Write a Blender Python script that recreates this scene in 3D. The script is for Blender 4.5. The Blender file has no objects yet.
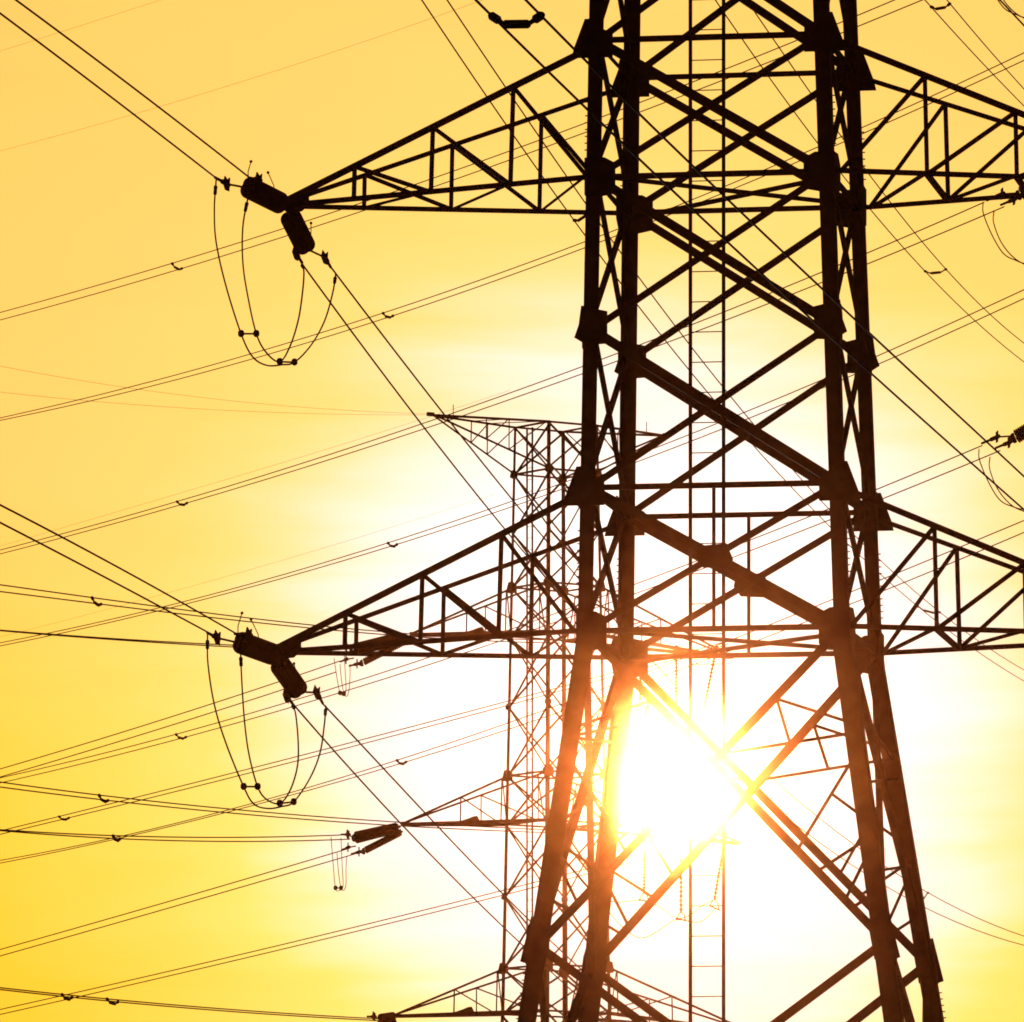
import bpy, math, random
import numpy as np
from mathutils import Vector, Matrix

random.seed(7)
S = bpy.context.scene
C = S.collection

# ------------------------------------------------------------------ camera geometry (level camera, long lens, rise)
F = 9000.0            # focal length in picture widths of 1024
HOR = 1575.0          # row of the horizon
CZ = 1.7              # eye height


KD = 9.0 / 7.0


def pt(px, py, d):
    d = d * KD
    return Vector(((px - 512.0) / F * d, d, CZ + (HOR - py) / F * d))


# ------------------------------------------------------------------ materials
def mat_basic(name, col, rough, metal=0.0, var=0.25, scale=3.0):
    m = bpy.data.materials.new(name)
    m.use_nodes = True
    nt = m.node_tree
    b = nt.nodes['Principled BSDF']
    tc = nt.nodes.new('ShaderNodeTexCoord')
    nz = nt.nodes.new('ShaderNodeTexNoise')
    nz.inputs['Scale'].default_value = scale
    nz.inputs['Detail'].default_value = 6
    nt.links.new(tc.outputs['Object'], nz.inputs['Vector'])
    rp = nt.nodes.new('ShaderNodeValToRGB')
    lo = [c * (1 - var) for c in col]
    hi = [min(1, c * (1 + var)) for c in col]
    rp.color_ramp.elements[0].position = 0.3
    rp.color_ramp.elements[1].position = 0.7
    rp.color_ramp.elements[0].color = (*lo, 1)
    rp.color_ramp.elements[1].color = (*hi, 1)
    nt.links.new(nz.outputs['Fac'], rp.inputs['Fac'])
    nt.links.new(rp.outputs['Color'], b.inputs['Base Color'])
    b.inputs['Roughness'].default_value = rough
    b.inputs['Metallic'].default_value = metal
    b.inputs['Specular IOR Level'].default_value = .08
    return m


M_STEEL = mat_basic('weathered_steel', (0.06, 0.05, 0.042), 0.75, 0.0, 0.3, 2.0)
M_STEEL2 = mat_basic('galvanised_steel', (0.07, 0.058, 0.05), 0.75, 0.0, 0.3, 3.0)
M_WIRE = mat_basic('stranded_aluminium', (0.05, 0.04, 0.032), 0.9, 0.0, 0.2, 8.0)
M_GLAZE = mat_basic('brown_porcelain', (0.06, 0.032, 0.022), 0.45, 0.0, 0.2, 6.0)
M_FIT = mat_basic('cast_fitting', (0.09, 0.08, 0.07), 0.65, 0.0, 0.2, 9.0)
M_GRASS = mat_basic('dry_grass_field', (0.07, 0.075, 0.03), 0.95, 0.0, 0.5, 0.05)


# ------------------------------------------------------------------ mesh collecting
class MB:
    def __init__(self):
        self.v, self.f = [], []

    def _prism(self, ring0, ring1):
        n = len(ring0)
        b = len(self.v)
        self.v += [tuple(p) for p in ring0] + [tuple(p) for p in ring1]
        for i in range(n):
            j = (i + 1) % n
            self.f.append((b + i, b + j, b + n + j, b + n + i))
        self.f.append(tuple(range(b + n - 1, b - 1, -1)))
        self.f.append(tuple(range(b + n, b + 2 * n)))

    def angle(self, p, q, w, nrm, t=0.018, depth=None):
        """an L-section bar: one flange of width w lying flat in the plane of normal nrm, the other standing on it"""
        p, q, nrm = Vector(p), Vector(q), Vector(nrm)
        a = (q - p).normalized()
        n = (nrm - a * nrm.dot(a)).normalized()
        s = a.cross(n).normalized()
        if s.z < -1e-4:
            s = -s
        dp = w * 0.8 if depth is None else depth
        prof = [(-w / 2, 0), (w / 2, 0), (w / 2, -t), (-w / 2 + t, -t), (-w / 2 + t, -dp), (-w / 2, -dp)]
        r0 = [p + s * x + n * y for x, y in prof]
        r1 = [q + s * x + n * y for x, y in prof]
        self._prism(r0, r1)

    def box(self, c, ax, ay, az, hx, hy, hz):
        c, ax, ay, az = Vector(c), Vector(ax), Vector(ay), Vector(az)
        r0 = [c + ax * x + ay * y - az * hz for x, y in ((-hx, -hy), (hx, -hy), (hx, hy), (-hx, hy))]
        r1 = [v + az * (2 * hz) for v in r0]
        self._prism(r0, r1)

    def bar(self, p, q, r, n=6, r2=None):
        self.tube([Vector(p), Vector(q)], r, n, r2)

    def tube(self, pts, r, n=6, r2=None):
        pts = [Vector(p) for p in pts]
        m = len(pts)
        b = len(self.v)
        up = None
        for i, p in enumerate(pts):
            a = (pts[min(i + 1, m - 1)] - pts[max(i - 1, 0)]).normalized()
            if up is None:
                up = Vector((0, 0, 1)) if abs(a.z) < 0.9 else Vector((1, 0, 0))
            x = (up - a * up.dot(a)).normalized()
            y = a.cross(x)
            up = x
            rr = r if r2 is None else r + (r2 - r) * i / (m - 1)
            for k in range(n):
                an = 2 * math.pi * k / n
                self.v.append(tuple(p + x * (rr * math.cos(an)) + y * (rr * math.sin(an))))
        for i in range(m - 1):
            for k in range(n):
                l = (k + 1) % n
                self.f.append((b + i * n + k, b + i * n + l, b + (i + 1) * n + l, b + (i + 1) * n + k))
        self.f.append(tuple(b + k for k in range(n - 1, -1, -1)))
        self.f.append(tuple(b + (m - 1) * n + k for k in range(n)))

    def lathe(self, p, q, prof, n=14):
        """profile of (fraction along pq, radius)"""
        p, q = Vector(p), Vector(q)
        a = (q - p).normalized()
        u = Vector((0, 0, 1)) if abs(a.z) < 0.9 else Vector((1, 0, 0))
        x = (u - a * u.dot(a)).normalized()
        y = a.cross(x)
        b = len(self.v)
        for t, r in prof:
            c = p.lerp(q, t)
            for k in range(n):
                an = 2 * math.pi * k / n
                self.v.append(tuple(c + x * (r * math.cos(an)) + y * (r * math.sin(an))))
        m = len(prof)
        for i in range(m - 1):
            for k in range(n):
                l = (k + 1) % n
                self.f.append((b + i * n + k, b + i * n + l, b + (i + 1) * n + l, b + (i + 1) * n + k))
        self.f.append(tuple(b + k for k in range(n - 1, -1, -1)))
        self.f.append(tuple(b + (m - 1) * n + k for k in range(n)))

    def plate(self, poly, nrm, t):
        nrm = Vector(nrm).normalized()
        self._prism([Vector(p) - nrm * (t / 2) for p in poly], [Vector(p) + nrm * (t / 2) for p in poly])

    def ball(self, c, r):
        c = Vector(c)
        self.lathe(c - Vector((0, 0, r)), c + Vector((0, 0, r)),
                   [(0.02, r * .25), (.15, r * .72), (.32, r * .94), (.5, r), (.68, r * .94), (.85, r * .72), (.98, r * .25)], 10)

    def build(self, name, mat, parent=None, off=None, smooth=False):
        me = bpy.data.meshes.new(name)
        v = self.v if off is None else [(a - off[0], b - off[1], c - off[2]) for a, b, c in self.v]
        me.from_pydata(v, [], self.f)
        me.materials.append(mat)
        if smooth:
            me.polygons.foreach_set('use_smooth', [True] * len(me.polygons))
        me.update()
        o = bpy.data.objects.new(name, me)
        C.objects.link(o)
        if parent is not None:
            o.parent = parent
        return o


def thing(name, label, cat, loc=(0, 0, 0), rz=0.0, group=None):
    o = bpy.data.objects.new(name, None)
    o.empty_display_size = 0.2
    C.objects.link(o)
    o.location = loc
    o.rotation_euler = (0, 0, rz)
    o['label'] = label
    o['category'] = cat
    if group:
        o['group'] = group
    return o


# ------------------------------------------------------------------ the setting: ground
g = MB()
g._prism([(-690, -60, -.5), (690, -60, -.5), (690, 750, -.5), (-690, 750, -.5)],
         [(-690, -60, 0), (690, -60, 0), (690, 750, 0), (-690, 750, 0)])
go = g.build('ground', M_GRASS)
go['kind'] = 'structure'
go['label'] = 'flat grass field the pylons stand on'

# ------------------------------------------------------------------ MAIN PYLON
D1 = 190.0 * KD
PSI1 = math.radians(9.5)
SC1 = F / D1
AX1 = (730.6 - 512) / F * D1


def z1(y):
    return CZ + (HOR - y) / SC1


main = thing('lattice_pylon', 'large black lattice steel pylon in front of the low sun with wide crossarms', 'pylon',
             (AX1, D1, 0), -PSI1)
ZW = z1(642)


def w1(z):
    if z >= ZW:
        return 3.66 - (z - ZW) * 0.0258
    return 3.66 + (ZW - z) * 0.142


LEV = [z1(y) for y in (-560, -388, -252, -98, 56, 192, 343, 500, 642, 955, 1240)] + [0.0]
ARMTOP = (1, 4, 7)
ARMBOT = (2, 5, 8)


def corner(sx, sy, z, w=w1):
    x = sx * w(z)
    if w is w1:                       # the body leans a hair to the left
        x += (z1(500) - z) * .011 - .005
    return Vector((x, sy * w(z), z))


# legs, each an L-section with its corner outwards
for sx in (-1, 1):
    for sy in (-1, 1):
        mb = MB()
        t = 0.04
        rings = []
        for z in [LEV[0] + 0.2] + LEV[1:8] + [ZW + 0.4, ZW - 0.4] + LEV[9:]:
            fl = 0.40 if z > ZW else 0.50
            c = corner(sx, sy, z)
            prof = [(0, 0), (fl, 0), (fl, t), (t, t), (t, fl), (0, fl)]
            rings.append([c + Vector((-sx * a, -sy * b, 0)) for a, b in prof])
        for r0, r1 in zip(rings[:-1], rings[1:]):
            mb._prism(r1, r0)
        sb = mb                                     # step bolts
        for a, b, lo, hi in ((4, 5, .45, .85), (7, 8, .3, .8), (9, 10, .1, .5)):
            za, zb = LEV[a], LEV[b]
            n = int(abs(zb - za) * (hi - lo) / 0.17)
            for k in range(n):
                z = za + (zb - za) * (lo + (hi - lo) * k / n)
                c = corner(sx, sy, z)
                p = c + Vector((sx * 0.0, -sy * 0.18, 0))
                sb.bar(p, p + Vector((sx * 0.085, 0, 0)), 0.018, 5)
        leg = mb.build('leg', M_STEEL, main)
        ft = MB()
        c = corner(sx, sy, 0.0)
        ft.lathe(c + Vector((-sx * .2, -sy * .2, -.4)), c + Vector((-sx * .2, -sy * .2, .45)), [(0, .9), (.6, .9), (.62, .6), (1, .5)], 12)
        ft.build('footing', M_STEEL2, leg)


def face_nodes(face, za, zb, w=w1):
    """corner nodes TL TR BL BR of a face between two heights, and the outward normal"""
    if face == 'front':
        k, n = [(-1, -1), (1, -1)], Vector((0, -1, 0))
    elif face == 'back':
        k, n = [(-1, 1), (1, 1)], Vector((0, 1, 0))
    elif face == 'left':
        k, n = [(-1, 1), (-1, -1)], Vector((-1, 0, 0))
    else:
        k, n = [(1, -1), (1, 1)], Vector((1, 0, 0))
    return (corner(*k[0], za, w), corner(*k[1], za, w), corner(*k[0], zb, w), corner(*k[1], zb, w), n)


def inset(p, q, d):
    a = (q - p).normalized()
    return p + a * d, q - a * d


for i in range(0, 10):
    za, zb = LEV[i], LEV[i + 1]
    for face in ('front', 'back', 'left', 'right'):
        TL, TR, BL, BR, n = face_nodes(face, za, zb)
        fb = face in ('front', 'back')
        inn = 0.19
        tl, tr, bl, br = [c + Vector((-math.copysign(inn, c.x), 0, 0)) if fb else c + Vector((0, -math.copysign(inn, c.y), 0))
                          for c in (TL, TR, BL, BR)]
        if fb:
            wa, wb = (0.25, 0.19) if i < 8 else (0.235, 0.24)
            if face == 'back' and i < 8:
                wa, wb = 0.23, 0.18
            if i == 6 or i == 7:
                wa = 0.265
        else:
            wa, wb = (0.19, 0.19) if i < 8 else (.30, .28)
        mb = MB()
        mb.angle(tl - n * .06, br - n * .06, wa, n, depth=wa * .6)
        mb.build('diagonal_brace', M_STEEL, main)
        mb = MB()
        mb.angle(tr - n * .30, bl - n * .30, wb, -n, depth=wb * .6)
        mb.build('diagonal_brace', M_STEEL, main)
        if fb and i == 7:
            c = (tl + br) / 2
            mb = MB()
            mb.plate([c + Vector((x, 0, z)) for x, z in ((-.42, .28), (.34, .34), (.52, -.1), (.36, -.34), (-.3, -.3), (-.5, -.02))], n, .03)
            mb.build('gusset_plate', M_STEEL, main)

# horizontal beams of the body at the arm levels
for i in (1, 2, 4, 5, 7, 8):
    for face in ('front', 'back', 'left', 'right'):
        TL, TR, BL, BR, n = face_nodes(face, LEV[i], LEV[i] - 1)
        mb = MB()
        a, b = inset(TL, TR, 0.10)
        mb.angle(a - n * .12, b - n * .12, 0.15 if face in ('front', 'back') else .12, n, depth=.12)
        mb.build('horizontal_beam', M_STEEL, main)
# plan bracing
for i in (2, 5, 8):
    z = LEV[i]
    for (a, b), dz in ((((-1, -1), (1, 1)), .10), (((-1, 1), (1, -1)), -.12)):
        mb = MB()
        p, q = inset(corner(*a, z), corner(*b, z), .6)
        mb.angle(p + Vector((0, 0, dz)), q + Vector((0, 0, dz)), .12, (0, 0, 1), depth=.11)
        mb.build('plan_brace', M_STEEL, main)
    if i != 2:
        pass
# hangers between the lower arm's two beams
for sy in (-1, 1):
    mb = MB()
    y = sy * (w1(LEV[7]) - .2)
    x = .02
    mb.angle((x, y, LEV[7]), (x, y, LEV[8]), .09, (0, -1, 0), depth=.07)
    mb.build('hanger', M_STEEL, main)

# secondary bracing of the tall panel under the waist
TL0 = {}
for face in ('front', 'back'):
    TL, TR, BL, BR, n = face_nodes(face, LEV[8], LEV[9])
    # X centre
    a1, b1, a2, b2 = TL, BR, TR, BL
    tt = (TL.x - TR.x) / ((TL.x - TR.x) - (BR.x - BL.x))
    cc = TL.lerp(BR, tt)
    for T, B, T2 in ((TR, BR, 1), (TL, BL, -1)):
        U = lambda t: T.lerp(cc, t) - n * .16
        V = lambda t: B.lerp(cc, t) - n * .16
        G = lambda t: T.lerp(B, t) - n * .16
        s1 = (U(.53), G(.32))
        s2 = (U(.93), G(.335))
        t1 = (G(.36), V(.52))
        segs = [s1, s2, (U(.53), s2[0].lerp(s2[1], .48)), t1, (t1[0].lerp(t1[1], .5), G(.64)), (V(.40), G(.655)), (G(.66), V(.25)),
                (V(.2), G(.83))]
        for p, q in segs:
            mb = MB()
            mb.angle(p, q, .085, n, depth=.06)
            mb.build('secondary_brace', M_STEEL, main)
for face in ('left', 'right'):
    TL, TR, BL, BR, n = face_nodes(face, LEV[8], LEV[9])
    for k, (a, b) in enumerate(((.22, .34), (.5, .4), (.78, .68))):
        mb = MB()
        mb.angle(TL.lerp(BL, a) - n * .15, TR.lerp(BR, b) - n * .15, .08, n, depth=.06)
        mb.build('secondary_brace', M_STEEL, main)

# gusset plates in the front and back faces
PL_TOP = ((-.10, .55), (-.40, -.24), (-.46, -.50), (.20, -.50), (.66, -.50), (.66, .16), (.30, .30), (.2, .55))
PL_BOT = ((-.04, .5), (-.04, -.5), (.28, -.58), (.8, -.48), (.8, .34), (.5, .5))
PL_MID = ((-.05, .62), (-.12, .1), (-.24, -.24), (.1, -.45), (.66, -.42), (.66, .45), (.2, .55))
PL_LOW = ((-.05, .75), (-.18, -.45), (.3, -.6), (.52, -.5), (.55, .25), (.36, .6))
for sx in (-1, 1):
    for sy in (-1, 1):
        for i in range(1, 11):
            pl = PL_TOP if i in ARMTOP else PL_BOT if i in ARMBOT else PL_LOW if i >= 9 else PL_MID
            c = corner(sx, sy, LEV[i])
            mb = MB()
            ln = -sx * (.142 if i >= 9 else 0.0)
            mb.plate([c + Vector((-sx * x + ln * z, sy * .022, z)) for x, z in pl], (0, 1, 0), .026)
            mb.build('gusset_plate', M_STEEL, main)
            mb = MB()
            q = 2.0 if i in ARMBOT else 1.6 if i in ARMTOP else 1.0
            mb.plate([c + Vector((sx * .022 + ln * z, -sy * y * q, z)) for y, z in ((.0, .5), (.0, -.5), (.38, -.6), (.62, -.3), (.62, .3), (.38, .55))],
                     (1, 0, -ln), .026)
            mb.build('side_gusset', M_STEEL, main)


def crossarm(root, sx, z_top, z_bot, a, w, fr, cw=(.17, .14, .12, .10), mat=M_STEEL, tipz=None, plates=True):
    """tapering lattice arm: two upper and two lower chords meeting at a tip"""
    arm = bpy.data.objects.new('crossarm', None)
    C.objects.link(arm)
    arm.parent = root
    tz = z_bot if tipz is None else tipz
    tip = Vector((sx * a, 0, tz))
    wt, wb = w(z_top), w(z_bot)
    top = {}
    bot = {}
    for sy in (-1, 1):
        e = .16 if plates else .03
        T0 = Vector((sx * (wt - .1), sy * wt, z_top - (.13 if plates else 0)))
        B0 = Vector((sx * (wb - .1), sy * wb, z_bot))
        Tt = tip + Vector((0, sy * e, .10 * cw[0] / .17))
        Bt = tip + Vector((0, sy * e, -.06 * cw[0] / .17))
        n = Vector((0, sy, 0))
        for nm, p, q, ww in (('upper_chord', T0, Tt, cw[0]), ('lower_chord', B0, Bt, cw[1])):
            mb = MB()
            ww = ww * (.78 if plates and sy > 0 and nm == 'upper_chord' else .97)
            mb.angle(p, q, ww, n, depth=ww * .7)
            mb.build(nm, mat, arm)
        top[sy] = lambda t, A=T0, B=Tt: A.lerp(B, t)
        bot[sy] = lambda t, A=B0, B=Bt: A.lerp(B, t)
        for k, t in enumerate(fr):
            mb = MB()
            mb.angle(top[sy](t) - n * .05, bot[sy](t) - n * .05, cw[2], n, depth=cw[2] * .6)
            mb.build('strut', mat, arm)
            t2 = fr[k - 1] if k else 0.02
            mb = MB()
            mb.angle(top[sy](t) - n * .11, bot[sy](t2) - n * .11, cw[2], n, depth=cw[2] * .6)
            mb.build('strut', mat, arm)
    prev = 0.03
    for k, t in enumerate(fr):
        dn = Vector((0, 0, -.02))
        if sx < 0 or not plates:
            runs = [(bot[-1](prev) + dn, bot[1](t) + dn, 1.0)]
        else:                                          # the right arms are laced the other way
            runs = [(bot[1](prev) + dn, bot[-1](t) + dn, 1.0), (bot[-1](t) + dn * 3, bot[1](t) + dn * 3, 1.7)]
        for p, q, kk in runs:
            mb = MB()
            mb.angle(p, q, cw[3] * kk, (0, 0, -1), depth=cw[3] * .8)
            mb.build('lacing_bar', mat, arm)
        prev = t
    mb = MB()
    if plates:
        for sy in (-1, 1):
            mb.plate([tip + Vector((-sx * x, sy * .19, z)) for x, z in ((-.2, -.14), (-.1, -.24), (.3, -.2), (.5, -.02), (.5, .26), (.3, .24), (-.2, .12))],
                     (0, 1, 0), .03)
        mb.bar(tip + Vector((0, -.3, -.05)), tip + Vector((0, .3, -.05)), .07, 8)
    else:
        mb.box(tip, (1, 0, 0), (0, 1, 0), (0, 0, 1), .16, .07, .08)
    mb.build('tip_plate', mat, arm)
    return arm


for it, ib, a in ((1, 2, 11.9), (4, 5, 12.18), (7, 8, 12.40)):
    for sx in (-1, 1):
        crossarm(main, sx, LEV[it], LEV[ib], a, w1, (.27, .53, .785))

# climbing ladder up the middle of the body
lad = bpy.data.objects.new('ladder', None)
C.objects.link(lad)
lad.parent = main
LX, LY = -0.63, -0.12
for s in (-1, 1):
    mb = MB()
    mb.box((LX + s * .455, LY, 30.6), (1, 0, 0), (0, 1, 0), (0, 0, 1), .045, .05, 30.2)
    mb.build('rail', M_STEEL, lad)
z = 1.0
while z < 60:
    mb = MB()
    mb.bar((LX - .43, LY, z), (LX + .43, LY, z), .016, 5)
    mb.build('rung', M_STEEL, lad)
    z += 0.82

# ------------------------------------------------------------------ the slimmer pylons
def slim_pylon(label, loc, rz, lift, arms_l, arms_r):
    root = thing('slim_lattice_pylon', label, 'pylon', loc, rz, 'slim pylons of the second line')
    base = [39.56, 37.55, 35.04, 32.69, 30.59, 27.59, 24.63, 22.53, 19.45, 16.36, 14.39]
    zs = [z + lift for z in base]
    while zs[-1] > 4.5:
        zs.append(zs[-1] - (3.2 if zs[-1] > 9 else zs[-1] / 2))
    zt = zs[0]
    w = lambda z: 1.294 + (zt - z) * .016 + (max(0, zs[10] - z) * .03)
    for sx in (-1, 1):
        for sy in (-1, 1):
            mb = MB()
            t = .02
            rings = []
            for z in zs + [0.0]:
                fl = .115 + .11 * (zt - z) / zt
                c = corner(sx, sy, z, w)
                rings.append([c + Vector((-sx * a, -sy * b, 0)) for a, b in [(0, 0), (fl, 0), (fl, t), (t, t), (t, fl), (0, fl)]])
            for r0, r1 in zip(rings[:-1], rings[1:]):
                mb._prism(r1, r0)
            mb.build('leg', M_STEEL2, root)
    for i in range(len(zs) - 1):
        for face in ('front', 'back', 'left', 'right'):
            TL, TR, BL, BR, n = face_nodes(face, zs[i], zs[i + 1], w)
            for p, q, o in ((TL, BR, .03), (TR, BL, .10)):
                if i > 10 and i % 2 and o > .05:
                    continue
                mb = MB()
                mb.angle(p - n * o, q - n * o, .085, n, depth=.05, t=.012)
                mb.build('diagonal_brace', M_STEEL2, root)
    for i in (0, 1, 3, 4, 6, 7, 9, 10):
        for face in ('front', 'back', 'left', 'right'):
            TL, TR, BL, BR, n = face_nodes(face, zs[i], zs[i] - 1, w)
            mb = MB()
            mb.angle(TL - n * .05, TR - n * .05, .085, n, depth=.06, t=.012)
            mb.build('horizontal_beam', M_STEEL2, root)
    for i in (1, 3, 5, 6, 8, 9):
        big = i in (3, 6, 9)
        s = .26 if big else (.19 if i == 1 else .15)
        for sx in (-1, 1):
            for sy in (-1, 1):
                c = corner(sx, sy, zs[i], w)
                mb = MB()
                mb.plate([c + Vector((-sx * x * s, sy * .012, z * s)) for x, z in ((-.8, -.5), (-.4, .9), (.6, 1), (1.3, .5), (1.3, -.6), (.4, -1), (-.6, -.9))],
                         (0, 1, 0), .016)
                mb.plate([c + Vector((sx * .012, -sy * x * s, z * s)) for x, z in ((0, 1), (1.2, .5), (1.2, -.5), (0, -1))], (1, 0, 0), .016)
                mb.build('gusset_plate', M_STEEL2, root)
    # earth wire arms: flat on top
    for sx, a in ((-1, arms_l[0]), (1, arms_r[0])):
        crossarm(root, sx, zs[1], zs[0], a, w, (.34, .53), (.08, .10, .045, .045), M_STEEL2, zs[0] + .05, False)
    for k, (it, ib) in enumerate(((3, 4), (6, 7), (9, 10))):
        for sx, aa in ((-1, arms_l), (1, arms_r)):
            ar = crossarm(root, sx, zs[it], zs[ib], aa[k + 1], w, (.07, .47), (.09, .16, .055, .06), M_STEEL2, zs[ib] - .36, False)
            mb = MB()
            cx = sx * (w(zs[ib]) + (aa[k + 1] - w(zs[ib])) * .47)
            mb.plate([(cx - sx * .45, 0, zs[ib] - .1), (cx + sx * .4, 0, zs[ib] - .1), (cx - sx * .05, 0, zs[ib] + .04), (cx - sx * .3, 0, zs[ib] + .14)], (0, 1, 0), .3)
            mb.build('pulling_plate', M_STEEL2, ar)
    l2 = bpy.data.objects.new('ladder', None)
    C.objects.link(l2)
    l2.parent = root
    for s in (-1, 1):
        mb = MB()
        mb.box((-1.15, .32 + s * .2, zt / 2), (1, 0, 0), (0, 1, 0), (0, 0, 1), .03, .03, zt / 2 - .1)
        mb.build('rail', M_STEEL2, l2)
    mb = MB()
    z = .6
    while z < zt - .2:
        mb.bar((-1.15, .12, z), (-1.15, .52, z), .012, 4)
        z += .5
    mb.build('rungs', M_STEEL2, l2)
    # little earth rods on the top arms
    for sx, a in ((-1, arms_l[0]), (1, arms_r[0])):
        mb = MB()
        mb.bar((sx * a * .82, 0, zs[0]), (sx * a * .82, 0, zs[0] + .55), .02, 5)
        mb.build('earth_rod', M_STEEL2, root)
    return root


D2 = 300.0 * KD
slim_pylon('slim lattice pylon seen behind the left legs of the large pylon, flat topped', ((556 - 512) / F * D2, D2, 0), math.radians(34.7), 11.36,
           (6.5, 7.37, 7.79, 8.25), (5.82, 9.2, 9.6, 9.98))
slim_pylon('slim lattice pylon just beyond the picture at its right edge', (23.76, 235.0 * KD, 0), math.radians(40), 17.2,
           (6.5, 7.4, 7.6, 7.8), (5.82, 9.2, 9.6, 9.98))


# ------------------------------------------------------------------ wires
def fit(points):
    P = np.array(points, float)
    deg = min(3 if len(P) > 4 else 2, len(P) - 1)
    return np.poly1d(np.polyfit(P[:, 0] - 512, P[:, 1], deg)), P


def wire_pts(points, da, db, ua=None, ub=None, n=46):
    """3-D points of a wire: straight in plan between the distances da (first point) and db (last point)"""
    f, P = fit(points)
    u0, u1 = P[0, 0], P[-1, 0]
    ua = u0 if ua is None else ua
    ub = u1 if ub is None else ub
    res = []
    for k in range(n + 1):
        u = ua + (ub - ua) * k / n
        inv = 1 / da + (1 / db - 1 / da) * (u - u0) / (u1 - u0)
        if u0 <= u <= u1:
            y = f(u - 512)
        else:                                        # beyond the fitted stretch: keep the end slope and a slight sag
            e = u0 if u < u0 else u1
            y = f(e - 512) + np.polyder(f)(e - 512) * (u - e)
        res.append(pt(u, float(y), 1 / inv))
    return res


def at_u(points, da, db, u):
    f, P = fit(points)
    inv = 1 / da + (1 / db - 1 / da) * (u - P[0, 0]) / (P[-1, 0] - P[0, 0])
    return pt(u, float(f(u - 512)), 1 / inv)


R = 0.022
GT = 'twin conductors strung between the pylons'


def spacer(parent, a, b, off, big=1.0):
    a, b = Vector(a), Vector(b)
    mb = MB()
    L = math.hypot(b.x - a.x, b.z - a.z)
    dn = Vector((0, 0, -1)) * (0.11 * big)
    c0 = a.lerp(b, .26) + dn
    c1 = a.lerp(b, .74) + dn
    mb.tube([a + Vector((0, 0, .03)), a.lerp(c0, .55), c0, c1, b.lerp(c1, .55), b + Vector((0, 0, .03))], .034 * big, 6)
    for p, q in ((a, c0), (b, c1)):
        ax = (q - p).normalized()
        mb.lathe(p - ax * .05 * big, p + ax * .14 * big, [(0, .03 * big), (.2, .062 * big), (.8, .062 * big), (1, .03 * big)], 8)
    ax = (c1 - c0).normalized()
    mb.lathe(c0 - ax * .03, c1 + ax * .03, [(0, .04 * big), (.08, .06 * big), (.92, .06 * big), (1, .04 * big)], 8)
    mb.build('spacer', M_FIT, parent, off)


def cut_at(points, da, db, q):
    """the point of a wire nearest to q"""
    return min(wire_pts(points, da, db, n=400), key=lambda w_: (w_ - Vector(q)).length)


def twin(label, A, B, da, db, ext=(0, 0), spacers=(), r=R, big=1.0, group=GT):
    """a twin conductor: two wires and their spacers"""
    p0 = pt(A[0][0], A[0][1], da)
    root = thing('twin_conductor', label, 'power line', p0, 0, group)
    for W in (A, B):
        mb = MB()
        mb.tube(wire_pts(W, da, db, W[0][0] - ext[0], W[-1][0] + ext[1]), r, 6)
        mb.build('wire', M_WIRE, root, p0, True)
    for ua, ub in spacers:
        a, b = at_u(A, da, db, ua), at_u(B, da, db, ub)
        if abs(a.y - b.y) > .35:
            b = Vector((b.x, a.y, b.z)) if False else b
        spacer(root, a, b, p0, big)
    return root


def single(label, A, da, db, ext=(0, 0), r=.012, name='earth_wire', group=None):
    mb = MB()
    p0 = pt(A[0][0], A[0][1], da)
    mb.tube(wire_pts(A, da, db, A[0][0] - ext[0], A[-1][0] + ext[1]), r, 5)
    o = mb.build(name, M_WIRE, None, p0, True)
    o.location = p0
    o['label'] = label
    o['category'] = 'power line'
    if group:
        o['group'] = group
    return o


# spans of the large pylon, towards the camera (up and left) and away (down and right)
twin('dark twin conductor rising to the top left corner from the upper crossarm tip',
     [(-260, -175), (0, 13.2), (216, 178)], [(-240, -181), (16, 0), (250, 178)], 128, 186.5, (200, 0), r=.026)
twin('dark twin conductor rising to the left edge from the lower crossarm tip',
     [(-260, 393), (0, 522.6), (100, 574.5), (211, 634)], [(-240, 390), (0, 505.8), (118, 566), (236, 634)], 128, 186.5, (200, 0), r=.026)
twin('twin conductor falling away to the right from the upper crossarm tip, past the sun',
     [(301, 262), (342.6, 320), (504, 527), (655, 700), (784, 813), (906, 899), (1024, 945)],
     [(330, 265), (370.8, 320), (443, 416), (515, 500), (655, 664), (797, 800), (903, 878), (1024, 936)], 195.5, 420, (0, 90), ((915, 928),), r=.026)
twin('twin conductor falling away to the right from the lower crossarm tip',
     [(293, 704), (401, 823), (474, 900), (524.5, 946), (640, 1050)], [(322, 703), (424, 811), (500.7, 893.5), (553, 942), (660, 1035)], 195.5, 290, (0, 100), r=.026)
twin('thin twin conductor crossing behind the large pylon from top left to lower right',
     [(400, -35), (421, 0), (483, 94), (574, 216), (648, 320), (740, 432), (831, 526), (920, 609), (1024, 681)],
     [(425, -33), (447.5, 0), (585, 202), (670, 320), (760, 432), (883, 562), (934, 608), (1024, 670)], 215, 400, (60, 90), ((574, 590), (918, 940)), r=.024)
twin('thin twin conductor falling past the right leg of the large pylon to the right edge',
     [(700, -22), (723, 10), (819, 146), (874, 213), (953, 300), (1024, 362)],
     [(730, -24), (746, 0), (816, 98), (871, 180), (910, 227), (977, 300), (1024, 344)], 250, 335, (80, 90), ((925, 946),), r=.024)
twin('twin conductor cutting the top right corner above the right crossarm',
     [(905, -23), (925, 0), (1024, 106)], [(930, -21), (947, 0), (1024, 89)], 255, 290, (60, 90), ((931, 950),), r=.024)
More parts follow.
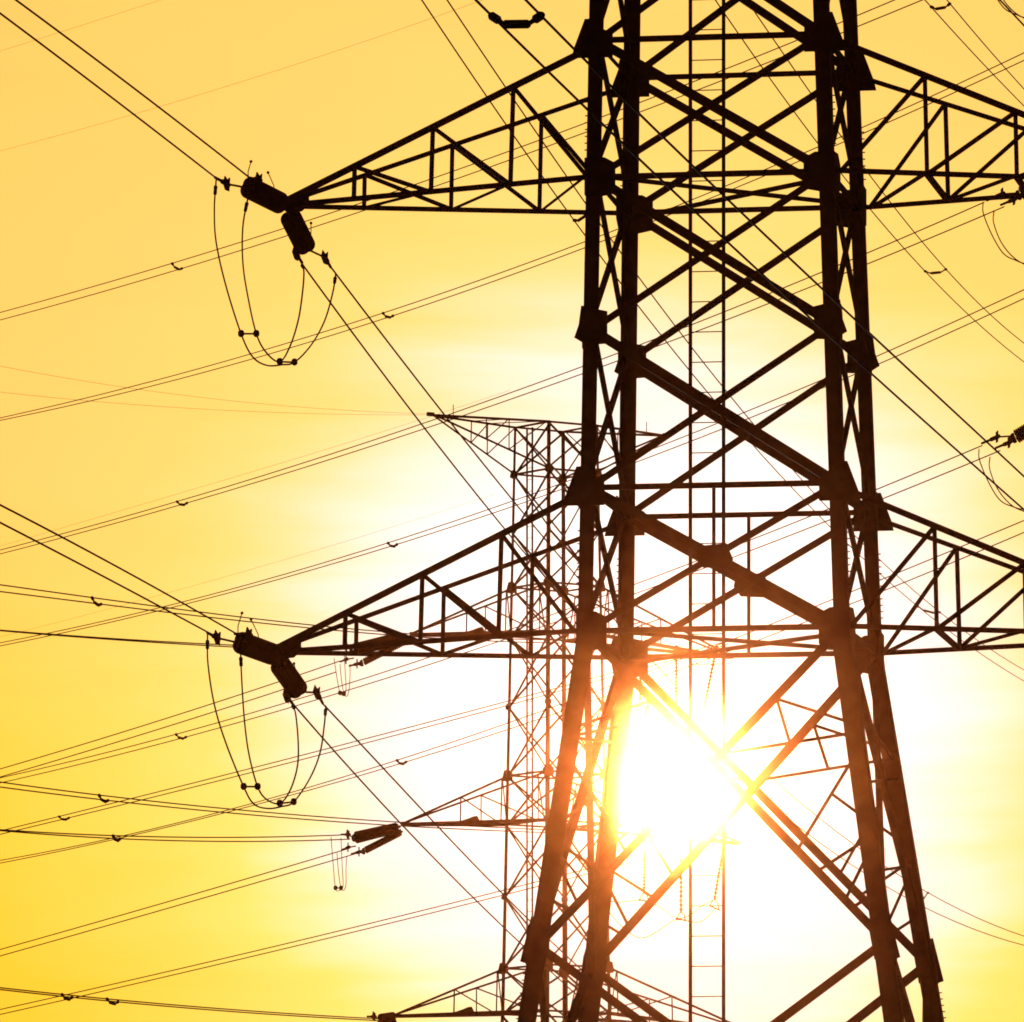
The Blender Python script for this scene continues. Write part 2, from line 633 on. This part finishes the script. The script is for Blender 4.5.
twin('thick twin conductor in front of the large pylon with a wide spacer at the top',
     [(470, -7), (495, 20), (575, 99), (641, 160), (773, 283), (824, 329), (870, 375), (990, 480), (1024, 509)],
     [(518, -8), (526, 0), (640, 115), (859, 322), (940, 400), (1024, 476)], 105, 150, (90, 90), ((492, 541),), r=.0215, big=1.15)
single('single dark wire clipping the top right corner beside a jumper loop', [(985, -16), (1000, 0), (1024, 25.5)], 140, 145, (60, 80), .02, 'phase_wire')

# spans crossing behind from the pylon beyond the right edge towards the far left
da, db = 345, 236
twin('twin conductor climbing across the picture through the insulators of the upper left crossarm',
     [(0, 312.5), (282, 229), (583.7, 123.7), (862, 13.7), (894, 0)], [(0, 320), (280, 238), (583.7, 133), (864, 24), (922, 0)], da, db, (130, 120), ((172, 182),))
twin('twin conductor climbing across just under the upper crossarm, merging at the left edge',
     [(0, 418), (300, 339), (583.7, 242.6), (867, 125), (1024, 53)], [(0, 420.5), (300, 344.5), (583.7, 249), (867, 131), (1024, 60.7)], da + 8, db + 8, (130, 120), ((383, 393),))
twin('twin conductor climbing to the strings under the right end of the upper crossarm',
     [(0, 550), (280, 470.6), (427, 422), (580.6, 366.7), (871, 252), (984, 202)], [(0, 554), (280, 475), (427, 427.5), (580.6, 375), (871, 262), (1004, 207)], da, db - 5, (130, 0), ((177, 187),))
twin('twin conductor climbing across midway between the two crossarms behind the slim pylon top',
     [(0, 643), (280, 575), (511.7, 502), (876, 356), (1024, 290)], [(0, 646), (280, 578.8), (511.7, 507), (876, 365), (1024, 298.6)], da + 8, db + 8, (130, 120), ((388, 397),))
twin('twin conductor climbing from behind the lower insulators to strings at the right edge',
     [(0, 778), (287.6, 701.6), (447, 652), (898, 480), (982, 446)], [(0, 783), (299, 704.5), (460, 655), (927.7, 480), (1000, 451)], da, db - 5, (130, 0), ((176, 186),))
twin('twin conductor climbing across below the lower jumper loop to behind the right lower crossarm',
     [(0, 860.5), (300, 789.5), (509.5, 723), (886.6, 577), (1024, 520.7)], [(0, 863), (300, 793.5), (509.5, 728), (885, 591), (1024, 532)], da + 8, db + 8, (130, 120), ((397, 406),))

# spans of the slim pylon to the left
dl = 330
twin('thin twin conductor rising to the topmost phase arm of the slim pylon, left side',
     [(0, 769), (260, 688), (340, 661)], [(0, 777), (260, 697), (336, 672)], dl, 294, (130, 0), r=.024)
twin('thin twin conductor with a small spacer near the left edge, under the lower jumper loop',
     [(0, 830.6), (300, 757), (506.6, 700), (733, 640)], [(0, 834), (300, 761.5), (506.6, 704), (728, 645)], dl + 12, 306, (130, 0), ((59, 69),), r=.024)
twin('thin twin conductor rising to the lower strings of the slim pylon middle arm',
     [(0, 949.5), (300, 863), (347, 849)], [(0, 956), (300, 870), (358, 853)], dl, 294.5, (130, 0), r=.024)
twin('thin twin conductor rising across the bottom left under the slim pylon middle arm',
     [(0, 1009), (280, 947), (500, 889), (730, 832)], [(0, 1014), (280, 951.5), (500, 894), (728, 838)], dl + 12, 306, (130, 0), r=.024)
twin('nearly level twin conductor with a spacer, passing just above the lower left insulators',
     [(0, 584.8), (140, 604), (300, 624), (377, 631), (560, 640)], [(0, 591.5), (140, 609), (300, 627), (377, 634), (560, 643)], 250, 302, (130, 0), ((92, 101),), r=.024)
twin('nearly level twin conductor merging at the left edge, just behind the lower left insulators',
     [(0, 630), (100, 638), (205, 643.5), (338, 649)], [(0, 630.5), (100, 639), (229, 646.5), (345, 652)], 250, 293, (130, 0), r=.024)
twin('nearly level twin conductor with a spacer, crossing above the slim pylon middle strings',
     [(0, 782), (150, 801), (300, 815), (403, 822.5), (560, 830)], [(0, 787), (150, 805), (300, 819), (403, 826), (560, 833)], 250, 302, (130, 0), ((99, 108),), r=.024)
twin('nearly level twin conductor ending at the upper string of the slim pylon middle arm',
     [(0, 829.7), (147, 836.5), (300, 836.5), (343, 834.8)], [(0, 830.6), (129, 839), (300, 841), (350, 839)], 250, 293.5, (130, 0), ((113, 120),), r=.024)
twin('twin conductor falling along the bottom left corner with two small spacers',
     [(0, 987.6), (150, 1003), (300, 1014), (380, 1019)], [(0, 989.5), (150, 1005), (300, 1016), (384, 1021)], 250, 293, (130, 0), ((62, 72), (107, 118)), r=.024)
# faint earth wires
GE = 'thin earth wires far off'
single('faint earth wire falling to the tip of the slim pylon top arm, upper of two', [(0, 366), (150, 391), (300, 407), (432, 414)], 250, 296.3, (130, 0), .0062, group=GE)
single('faint earth wire reaching the tip of the slim pylon top arm, lower of two', [(0, 392), (150, 406), (300, 413), (432, 415)], 250, 296.3, (130, 0), .0062, group=GE)
single('faint single wire crossing the top left corner above the dark twin conductor', [(-60, 70), (0, 51), (161, 0), (200, -13)], 420, 380, (60, 100), .008, group=GE)
single('faint single wire rising to the top edge between the two dark conductor pairs', [(0, 151), (300, 63), (474, 3)], 420, 350, (130, 130), .008, group=GE)
single('faint single wire just above a twin conductor, left of the slim pylon top', [(0, 546), (29, 538), (300, 457), (405, 425), (480, 400)], 420, 350, (130, 30), .007, group=GE)
single('faint single wire low at left, rising towards the slim pylon body', [(0, 637), (300, 555), (474, 501)], 420, 340, (130, 20), .006, group=GE)


# ------------------------------------------------------------------ insulator strings
def shed_profile(n, r, core=.05):
    pr = [(0, core)]
    for k in range(n):
        a, b = k / n, (k + 1) / n
        s = b - a
        pr += [(a + s * .12, core), (a + s * .22, r * .55), (a + s * .40, r), (a + s * .52, r * .97), (a + s * .60, r * .5), (a + s * .9, core)]
    pr.append((1, core))
    return pr


GS = 'strain insulator strings'


def string(label, p0, p1, r=.225, gap=.16, n=20, horns=(), clamps=(), side=None, mat=M_GLAZE, group=GS, spread=None):
    p0, p1 = Vector(p0), Vector(p1)
    root = thing('insulator_string', label, 'insulator', p0, 0, group)
    a = (p1 - p0).normalized()
    s = a.cross(Vector((0, 0, 1))).normalized() if side is None else Vector(side).normalized()
    s = (s - a * s.dot(a)).normalized()
    u = a.cross(s)
    L = (p1 - p0).length
    ks = (-1, 1) if gap > 0 else (0,)
    for k in ks:
        o0 = p0 + a * ((.2 if r > .2 else .08) * L) + s * (k * gap / 2)
        o1 = p1 - a * (.04 * L) + s * (k * (gap if spread is None else spread) / 2)
        mb = MB()
        mb.lathe(o0, o1, shed_profile(n, r, r * .3), 16)
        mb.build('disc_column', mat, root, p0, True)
    hw = gap / 2 + .08
    for c in ((p1,) if r > .2 else (p0 + a * (.05 * L), p1)):
        mb = MB()
        mb.plate([c + s * x + a * y for x, y in ((-hw, -.05), (hw, -.05), (hw, .05), (.06, .16), (-.06, .16), (-hw, .05))], u, .03)
        mb.build('yoke_plate', M_FIT, root, p0)
    mb = MB()
    mb.bar(p0, p0 + a * (.22 * L), .05 if r > .2 else .045, 8)
    mb.build('shackle', M_FIT, root, p0)
    for base, mid, top in horns:
        mb = MB()
        mb.tube([base, Vector(base).lerp(Vector(mid), .5), mid, Vector(mid).lerp(Vector(top), .6), top], .014, 6)
        mb.ball(top, .042)
        mb.build('arcing_horn', M_FIT, root, p0)
    for link0, cl, end in clamps:
        link0, cl, end = Vector(link0), Vector(cl), Vector(end)
        mb = MB()
        mb.bar(link0, cl, .03, 6)
        ax = (end - cl).normalized()
        mb.lathe(cl - ax * .12, end + ax * .1, [(0, .05), (.12, .075), (.5, .07), (.55, .045), (1, .04)], 8)
        up = Vector((0, 0, 1))
        sd = ax.cross(up).normalized()
        mb.plate([cl + up * y + sd * x for x, y in ((-.06, -.2), (.05, -.16), (.12, .02), (.06, .22), (-.02, .1), (-.09, .16))], ax, .06)
        mb.build('clamp', M_FIT, root, p0)
    return root


def loop_pts(px, da, db, n=36):
    """smooth curve through picture points, distance running evenly from da to db"""
    P = [Vector((x, y, 0)) for x, y in px]
    P = [P[0] * 2 - P[1]] + P + [P[-1] * 2 - P[-2]]
    out = []
    m = len(P) - 3
    for i in range(m):
        for k in range(6):
            t = k / 6
            a, b, c, d = P[i:i + 4]
            q = 0.5 * ((2 * b) + (c - a) * t + (2 * a - 5 * b + 4 * c - d) * t * t + (3 * b - a - 3 * c + d) * t ** 3)
            out.append(q)
    out.append(P[-2])
    N = len(out) - 1
    return [pt(q.x, q.y, da + (db - da) * i / N) for i, q in enumerate(out)]


def jumper(label, loops, da, db, bars, r=.024, weights=True, group='slack jumper loops'):
    p0 = pt(loops[0][0][0], loops[0][0][1], da)
    root = thing('jumper_loop', label, 'power cable', p0, 0, group)
    cur = []
    for lp in loops:
        pts = loop_pts(lp, da, db)
        mb = MB()
        mb.tube(pts, r, 6)
        if weights:
            for e in (pts[:6], pts[-6:][::-1]):
                a = e[1].lerp(e[2], .3)
                b = e[3]
                mb.lathe(a, b, [(0, .03), (.05, .055), (.4, .05), (.5, .032), (.55, .05), (.95, .048), (1, .026)], 8)
        mb.build('cable', M_WIRE, root, p0, True)
        cur.append(pts)

    def near(c, x, y):
        return min(cur[c], key=lambda q: (512 + F * q.x / q.y - x) ** 2 + (HOR - F * (q.z - CZ) / q.y - y) ** 2)
    for (x0, y0), (x1, y1) in bars:
        a, b = near(0, x0, y0), near(1, x1, y1)
        if (a - b).length < .15:
            b = pt(x1, y1, a.y / KD)
        mb = MB()
        mb.bar(a, b, .026, 6)
        for c in (a, b):
            mb.lathe(c - Vector((0, 0, .09)), c + Vector((0, 0, .10)), [(0, .04), (.25, .085), (.75, .085), (1, .05)], 8)
        mb.build('spacer', M_FIT, root, p0)
    return root


# upper left crossarm of the large pylon
d0 = 192.1
tipU = pt(291, 204, d0)
k = 180, 120, 3.93


def z5(x, y):
    return 180 + x / 3.93, 120 + y / 3.93


def z6(x, y):
    return 180 + x / 3.93, 580 + y / 3.93


side1 = Vector((.52, 0, .85))
string('fat dark insulator string on the upper left crossarm tip, pointing up to the left', pt(288, 207, 191.9), pt(247, 186.5, 187.2), horns=(
    (pt(249, 186, 187.5), pt(248, 172, 187.4), pt(251, 161.5, 187.2)),
    (pt(273, 196, 190.8), pt(274, 186, 190.6), pt(268, 172.5, 190.5))),
    clamps=((pt(243, 187, 187.0), pt(227, 184, 186.7), pt(217, 178.5, 186.4)), (pt(250, 184, 187.0), pt(259, 180, 186.7), pt(250.5, 178, 186.4))), side=(.48, 0, 1))
string('fat dark insulator string hanging down to the right from the upper left crossarm tip', pt(287, 210, 192.2), pt(306, 248, 196.8), horns=(
    (pt(309, 243, 196.2), pt(311, 234, 196.2), pt(311, 223, 196.0)),),
    clamps=((pt(303, 249, 197), pt(296, 253.5, 196.4), pt(301, 261, 196.2)), (pt(309, 250, 197), pt(325, 257.5, 196.6), pt(330, 266, 196.2))), side=(1, 0, .5))
jumper('slack double jumper loop under the upper left crossarm tip',
       [[z5(*p) for p in ((142, 236), (135, 350), (142, 480), (180, 650), (240, 840), (285, 930), (340, 964), (400, 962), (450, 952), (515, 885), (568, 790), (600, 680), (612, 605))],
        [z5(*p) for p in ((268, 300), (247, 420), (247, 560), (266, 690), (300, 840), (340, 915), (392, 950), (432, 890), (464, 790), (480, 690), (487, 600), (478, 565))]],
       187, 195.8, ((z5(242, 845), z5(300, 845)), (z5(452, 952), z5(392, 950))))
string('fat dark insulator string on the lower left crossarm tip, pointing up to the left', pt(280, 657, 191.9), pt(239, 642, 187.2), horns=(
    (pt(238, 640, 187.5), pt(238, 626, 187.4), pt(242, 613, 187.2)),
    (pt(260, 648, 190.8), pt(258, 634, 190.6), pt(251, 619.5, 190.5))),
    clamps=((pt(235, 642, 187.0), pt(217.5, 638, 186.7), pt(209, 633.5, 186.4)), (pt(242, 639, 187.0), pt(249, 635, 186.7), pt(237, 634, 186.4))), side=(.34, 0, 1))
string('fat dark insulator string hanging down to the right from the lower left crossarm tip', pt(276, 659, 192.2), pt(298.5, 691, 196.8), horns=(
    (pt(297, 686, 196.2), pt(297, 676, 196.2), pt(294, 663.5, 196.0)),),
    clamps=((pt(294, 692, 197), pt(286.5, 696, 196.4), pt(292, 703, 196.2)), (pt(303, 692, 197), pt(317, 692.5, 196.6), pt(322, 702, 196.2))), side=(1, 0, .7))
jumper('slack double jumper loop under the lower left crossarm tip',
       [[z6(*p) for p in ((108, 215), (110, 330), (135, 490), (180, 640), (250, 812), (290, 880), (345, 898), (400, 890), (447, 872), (510, 780), (550, 680), (567, 570), (573, 495))],
        [z6(*p) for p in ((238, 280), (243, 400), (254, 560), (272, 690), (305, 812), (340, 862), (392, 878), (432, 828), (460, 740), (465, 650), (455, 530), (440, 488))]],
       187, 195.8, ((z6(252, 812), z6(303, 812)), (z6(445, 875), z6(392, 876))))

# strings of the slim pylon, left side: two from each arm tip
for nm, tip, sA, sB, lp in (
        ('middle', (400, 827), (354, 838), (364, 851),
         [[(331, 837), (333, 862), (335.5, 888), (339, 890.5), (343, 886), (342, 862), (341, 838)], [(337, 853), (338.5, 872), (341, 888), (344, 890), (346, 884), (346, 868), (347, 856)]]),
        ('upper', (404, 636), (352, 650), (362, 663),
         [[(334, 658), (337, 678), (340, 693), (343, 695), (346, 690), (345, 668), (344, 652)], [(340, 664), (341.5, 680), (344, 694), (347, 696), (349, 690), (350, 676), (350, 664)]]),
        ('lowest', (394, 1017), (380, 1020), (366, 1038),
         [[(332, 1030), (334, 1052), (337, 1080), (340, 1082), (344, 1078), (343, 1050), (342, 1030)], [(338, 1044), (339, 1062), (342, 1080), (345, 1082), (347, 1076), (347, 1060), (348, 1047)]])):
    tp = pt(*tip, 295.6)
    string('dark double string on the slim pylon %s left arm, towards the level wires' % nm, tp, pt(*sA, 293.6), .15, .16, 20,
           clamps=((pt(*sA, 293.6), pt(sA[0] - 6, sA[1] - 3.5, 293.5), pt(sA[0] - 11, sA[1] - 3.5, 293.4)),), side=(0, 0, 1), spread=.23, group='double strings of the slim pylon')
    string('dark double string on the slim pylon %s left arm, towards the sloping wires' % nm, tp + Vector((.1, .1, -.18)), pt(*sB, 294.6), .10, .13, 20,
           clamps=((pt(*sB, 294.6), pt(sB[0] - 5, sB[1] + 1, 294.6), pt(sB[0] - 11, sB[1] + 2.5, 294.6)), (pt(sB[0] - 8, sB[1] - 5, 294.6), pt(sB[0] - 16, sB[1] - 3.5, 294.6), pt(sB[0] - 20, sB[1] - 2, 294.6))),
           side=(.3, 0, 1), group='double strings of the slim pylon')
    jumper('small narrow jumper loop under the slim pylon %s left arm' % nm, lp, 293.5, 294.6,
           (((lp[0][2][0], lp[0][2][1]), (lp[1][2][0], lp[1][2][1])),), .016, False, 'small jumper loops of the slim pylon')

# hanging strings and jumpers of the slim pylon's right arms
GH = 'hanging jumper strings of the slim pylon'
for lab, x0, y0, x1, y1, d in (
        ('thin vertical string under the slim pylon middle right arm, left of the others', 644.5, 836, 644, 893, 302.5),
        ('thin vertical string under the slim pylon middle right arm, beside the ladder rail', 681, 836, 681, 912, 304.0),
        ('thin slanted string under the slim pylon middle right arm, crossing the ladder', 726, 832, 714.5, 899, 305.8),
        ('thin vertical string under the slim pylon upper right arm, left of the ladder', 676.5, 645, 676, 704, 303.8),
        ('thin slanted string under the slim pylon upper right arm, inside the ladder', 717, 645, 704, 708, 305.4),
        ('thin vertical string under the slim pylon upper right arm, behind the large gusset', 641, 645, 640, 700, 302.5)):
    p, q = pt(x0, y0, d), pt(x1, y1, d)
    root = thing('suspension_string', lab, 'insulator', p, 0, GH)
    mb = MB()
    mb.lathe(p, q, shed_profile(17, .11, .045), 10)
    mb.build('disc_column', M_GLAZE, root, p, True)
    mb = MB()
    e = Vector((.19, 0, 0))
    tilt = Vector((0, 0, -.1)) if abs(x0 - x1) < 3 else Vector((.0, 0, -.22))
    a, b = q - e - Vector((0, 0, .28)), q + e + Vector((0, 0, -.28)) + tilt
    mb.tube([q, q + (a - q) * Vector((1, 0, 0)).x * .5 + Vector((0, 0, .05)), a], .03, 6)
    mb.tube([q, q + (b - q) * .5 + Vector((.05, 0, .08)), b], .03, 6)
    mb.bar(a - e * .3, b + e * .3, .035, 6)
    mb.build('yoke', M_FIT, root, p)
jumper('sagging jumper cables linking the hanging strings under the slim pylon middle right arm',
       [[(600, 898), (617, 902), (642, 900.5), (660, 907), (676, 918), (690, 915), (703, 905), (718, 898)],
        [(604, 905), (614, 918), (628, 932), (642, 938), (658, 931), (676, 920), (700, 922), (716, 908)]], 301, 305.5,
       (((642, 900.5), (642, 938)),) if False else (), .022, False, 'long jumpers of the slim pylon')
jumper('sagging jumper cables linking the hanging strings under the slim pylon upper right arm',
       [[(600, 702), (617, 708), (641, 706), (676, 713), (690, 712), (706, 711)],
        [(604, 710), (614, 722), (640, 743), (658, 735), (676, 716), (692, 722), (706, 716)]], 301, 305.5, (), .022, False, 'long jumpers of the slim pylon')

# strings and jumpers of the pylon beyond the right edge
for nm, t, e in (('upper', (1066, 168), (1019, 195)), ('lower', (1062, 410), (1014, 438)), ('top', (1062, -68), (1022, -42))):
    string('dark insulator string at the right edge, %s of the edge strings' % nm, pt(*t, 230.2), pt(*e, 230.8), .15, .2, 22,
           clamps=((pt(e[0] - 1, e[1] - 2, 230.8), pt(e[0] - 17, e[1] - 1, 230.9), pt(e[0] - 30, e[1] + 4.5, 231)),
                   (pt(e[0], e[1] + 2, 230.8), pt(e[0] - 5, e[1] + 4.5, 230.9), pt(e[0] - 16, e[1] + 9, 231))), side=(.2, 0, 1), group='edge insulator strings')
for nm, dy in (('upper', 0), ('lower', 246), ('topmost', -246)):
    ox = -4 if dy > 0 else 0
    jumper('thin curved jumper hanging at the right edge, the %s one' % nm,
           [[(983 + ox, 203 + dy), (983.5 + ox, 214 + dy), (992 + ox, 235 + dy), (1003 + ox, 253 + dy), (1015 + ox, 260 + dy), (1030, 263 + dy), (1060, 250 + dy), (1078, 215 + dy)],
            [(994 + ox, 211 + dy), (993.5 + ox, 222 + dy), (1000 + ox, 240 + dy), (1010 + ox, 254 + dy), (1022 + ox, 263 + dy), (1036, 266 + dy), (1066, 252 + dy), (1086, 215 + dy)]],
           231, 229, (), .02, False, 'jumpers at the right edge')

# ------------------------------------------------------------------ haze
SUNPX = (675, 781)
sun_dir = pt(SUNPX[0], SUNPX[1], 1000.0) - Vector((0, 0, CZ))
sun_dir.normalize()
el = math.asin(sun_dir.z)
az = math.atan2(sun_dir.x, sun_dir.y)

hz = MB()
hz._prism([(-700, -70, -1.5), (700, -70, -1.5), (700, 760, -1.5), (-700, 760, -1.5)],
          [(-700, -70, 95), (700, -70, 95), (700, 760, 95), (-700, 760, 95)])
mh = bpy.data.materials.new('sun_glare_haze')
mh.use_nodes = True
nt = mh.node_tree
nt.nodes.clear()
out = nt.nodes.new('ShaderNodeOutputMaterial')


def pv(col, dens, an):
    v = nt.nodes.new('ShaderNodeVolumePrincipled')
    v.inputs['Color'].default_value = (*col, 1)
    v.inputs['Density'].default_value = dens
    v.inputs['Anisotropy'].default_value = an
    v.inputs['Density Attribute'].default_value = ''
    return v


GOLD = (1.0, .245, .05)  # orange of the sun's glow, put into the haze colour
va = pv(GOLD, 4.5e-5, 0.0)
vc = pv(GOLD, 3.3e-5, .9989)          # narrow forward lobe, added to imitate lens bloom around the sun
s1 = nt.nodes.new('ShaderNodeAddShader')
nt.links.new(va.outputs[0], s1.inputs[0])
nt.links.new(vc.outputs[0], s1.inputs[1])
nt.links.new(s1.outputs[0], out.inputs['Volume'])
try:
    mh.cycles.homogeneous_volume = True
except Exception:
    pass
ho = hz.build('haze', mh)
ho['kind'] = 'stuff'
ho['label'] = 'thin golden haze volume added for the glare around the sun'

# ------------------------------------------------------------------ sun and sky
sl = bpy.data.lights.new('sun', 'SUN')
sl.energy = 2.5
sl.angle = math.radians(0.8)
sl.color = (1.0, .93, .82)
so = bpy.data.objects.new('sun', sl)
C.objects.link(so)
so.rotation_euler = (-sun_dir).to_track_quat('-Z', 'Y').to_euler()

W = bpy.data.worlds.new('World')
S.world = W
W.use_nodes = True
nt = W.node_tree
N, K = nt.nodes, nt.links
N.clear()
wo = N.new('ShaderNodeOutputWorld')
sky = N.new('ShaderNodeTexSky')
sky.sky_type = 'NISHITA'
sky.sun_disc = False
sky.sun_elevation = el
sky.sun_rotation = az
sky.dust_density = 4.0
bg1 = N.new('ShaderNodeBackground')
bg1.inputs['Strength'].default_value = 0.003
K.new(sky.outputs['Color'], bg1.inputs['Color'])
tc = N.new('ShaderNodeTexCoord')


def math_(op, a, b=None, c=None):
    n = N.new('ShaderNodeMath')
    n.operation = op
    for i, v in enumerate((a, b, c)):
        if v is None:
            continue
        if isinstance(v, (int, float)):
            n.inputs[i].default_value = v
        else:
            K.new(v, n.inputs[i])
    return n.outputs[0]


def dist_to(v):
    n = N.new('ShaderNodeVectorMath')
    n.operation = 'DISTANCE'
    K.new(tc.outputs['Generated'], n.inputs[0])
    n.inputs[1].default_value = v
    return n.outputs['Value']


def ramp(fac, stops, interp='LINEAR'):
    r = N.new('ShaderNodeValToRGB')
    r.color_ramp.interpolation = interp
    e = r.color_ramp.elements
    e[0].position, e[0].color = stops[0][0], (*stops[0][1], 1)
    e[1].position, e[1].color = stops[1][0], (*stops[1][1], 1)
    for p, c in stops[2:]:
        x = e.new(p)
        x.color = (*c, 1)
    K.new(fac, r.inputs['Fac'])
    return r.outputs['Color']


def lin(v):
    v /= 255
    return v / 12.92 if v <= .04045 else ((v + .055) / 1.055) ** 2.4


def rgb(r, g_, b):
    return tuple(lin(x) for x in (r, g_, b))


gc = pt(655, 690, 1000.0) - Vector((0, 0, CZ))
gc.normalize()
# thin streaks of high cloud bend the glow a little
mp = N.new('ShaderNodeMapping')
mp.inputs['Scale'].default_value = (17, 17, 130)
K.new(tc.outputs['Generated'], mp.inputs['Vector'])
nz = N.new('ShaderNodeTexNoise')
nz.inputs['Scale'].default_value = 1.0
nz.inputs['Detail'].default_value = 5
nz.inputs['Roughness'].default_value = .55
nz.inputs['Distortion'].default_value = .4
K.new(mp.outputs['Vector'], nz.inputs['Vector'])
wob = math_('MULTIPLY', math_('SUBTRACT', nz.outputs['Fac'], .5), .023)
rd = math_('ADD', dist_to(gc), wob)
t = math_('MULTIPLY', rd, 2.0)


def P(px):
    return px / F * 2.0


FAR = [(P(1500), (.6, .33, .06)), (P(2600), (.12, .06, .014)), (1.0, (0, 0, 0))]


def glow(rows):
    return ramp(t, [(0, (1.3, 1.3, 1.3)), (P(225), (1.2, 1.12, 1.05))] + [(P(r_), (1.07, *rgb(0, g_, b_)[1:])) for r_, g_, b_ in rows] + FAR)


upper = glow(((290, 249, 240), (340, 239, 206), (390, 228, 160), (450, 218, 122), (520, 211, 106), (620, 207, 103), (700, 204, 100), (850, 202, 96)))
lower = glow(((290, 250, 243), (345, 245, 226), (400, 238, 168), (455, 227, 108), (540, 216, 82), (640, 208, 60), (700, 202, 38), (850, 197, 32)))
# lower air is a deeper yellow
low = N.new('ShaderNodeVectorMath')
low.operation = 'DOT_PRODUCT'
K.new(tc.outputs['Generated'], low.inputs[0])
low.inputs[1].default_value = (-.25 * F, 0.0, -F)          # weighted to the left
zf = N.new('ShaderNodeMapRange')
zf.interpolation_type = 'SMOOTHSTEP'
zf.inputs['From Min'].default_value = -HOR + 560
zf.inputs['From Max'].default_value = -HOR + 960
K.new(low.outputs['Value'], zf.inputs['Value'])
mx = N.new('ShaderNodeMix')
mx.data_type = 'VECTOR'
K.new(zf.outputs['Result'], mx.inputs['Factor'])
K.new(upper, mx.inputs[4])
K.new(lower, mx.inputs[5])
mul = mx
# the sun itself and its bright rim
td = math_('MULTIPLY', dist_to(sun_dir), 20.0)


def Q(px):
    return px / F * 20.0


disc = ramp(td, [(0, (1, 1, 1)), (Q(58), (1, 1, 1)), (Q(72), (.22, .18, .12)), (Q(110), (.08, .05, .02)), (Q(260), (0, 0, 0))])
dm = N.new('ShaderNodeVectorMath')
dm.operation = 'SCALE'
K.new(disc, dm.inputs[0])
dm.inputs['Scale'].default_value = 1.0
ad = N.new('ShaderNodeVectorMath')
ad.operation = 'ADD'
K.new(mul.outputs[1], ad.inputs[0])
K.new(dm.outputs[0], ad.inputs[1])
bg2 = N.new('ShaderNodeBackground')
bg2.inputs['Strength'].default_value = 1.03
K.new(ad.outputs[0], bg2.inputs['Color'])
asd = N.new('ShaderNodeAddShader')
K.new(bg1.outputs[0], asd.inputs[0])
K.new(bg2.outputs[0], asd.inputs[1])
K.new(asd.outputs[0], wo.inputs['Surface'])
W.cycles.sampling_method = 'MANUAL'
W.cycles.sample_map_resolution = 2048

# ------------------------------------------------------------------ camera and render
cam = bpy.data.cameras.new('camera')
cam.sensor_fit = 'HORIZONTAL'
cam.sensor_width = 36.0
cam.lens = 36.0 * F / 1024.0
cam.shift_y = (HOR - 511.0) / 1024.0
cam.clip_start = 1.0
cam.clip_end = 20000.0
co = bpy.data.objects.new('camera', cam)
C.objects.link(co)
co.location = (0, 0, CZ)
co.rotation_euler = (math.radians(90), 0, 0)
S.camera = co

S.render.engine = 'CYCLES'
S.cycles.use_denoising = True
S.cycles.max_bounces = 4
S.cycles.filter_width = 1.8
S.view_settings.view_transform = 'Standard'
S.view_settings.look = 'None'
S.view_settings.exposure = 0.0
S.view_settings.gamma = 1.0
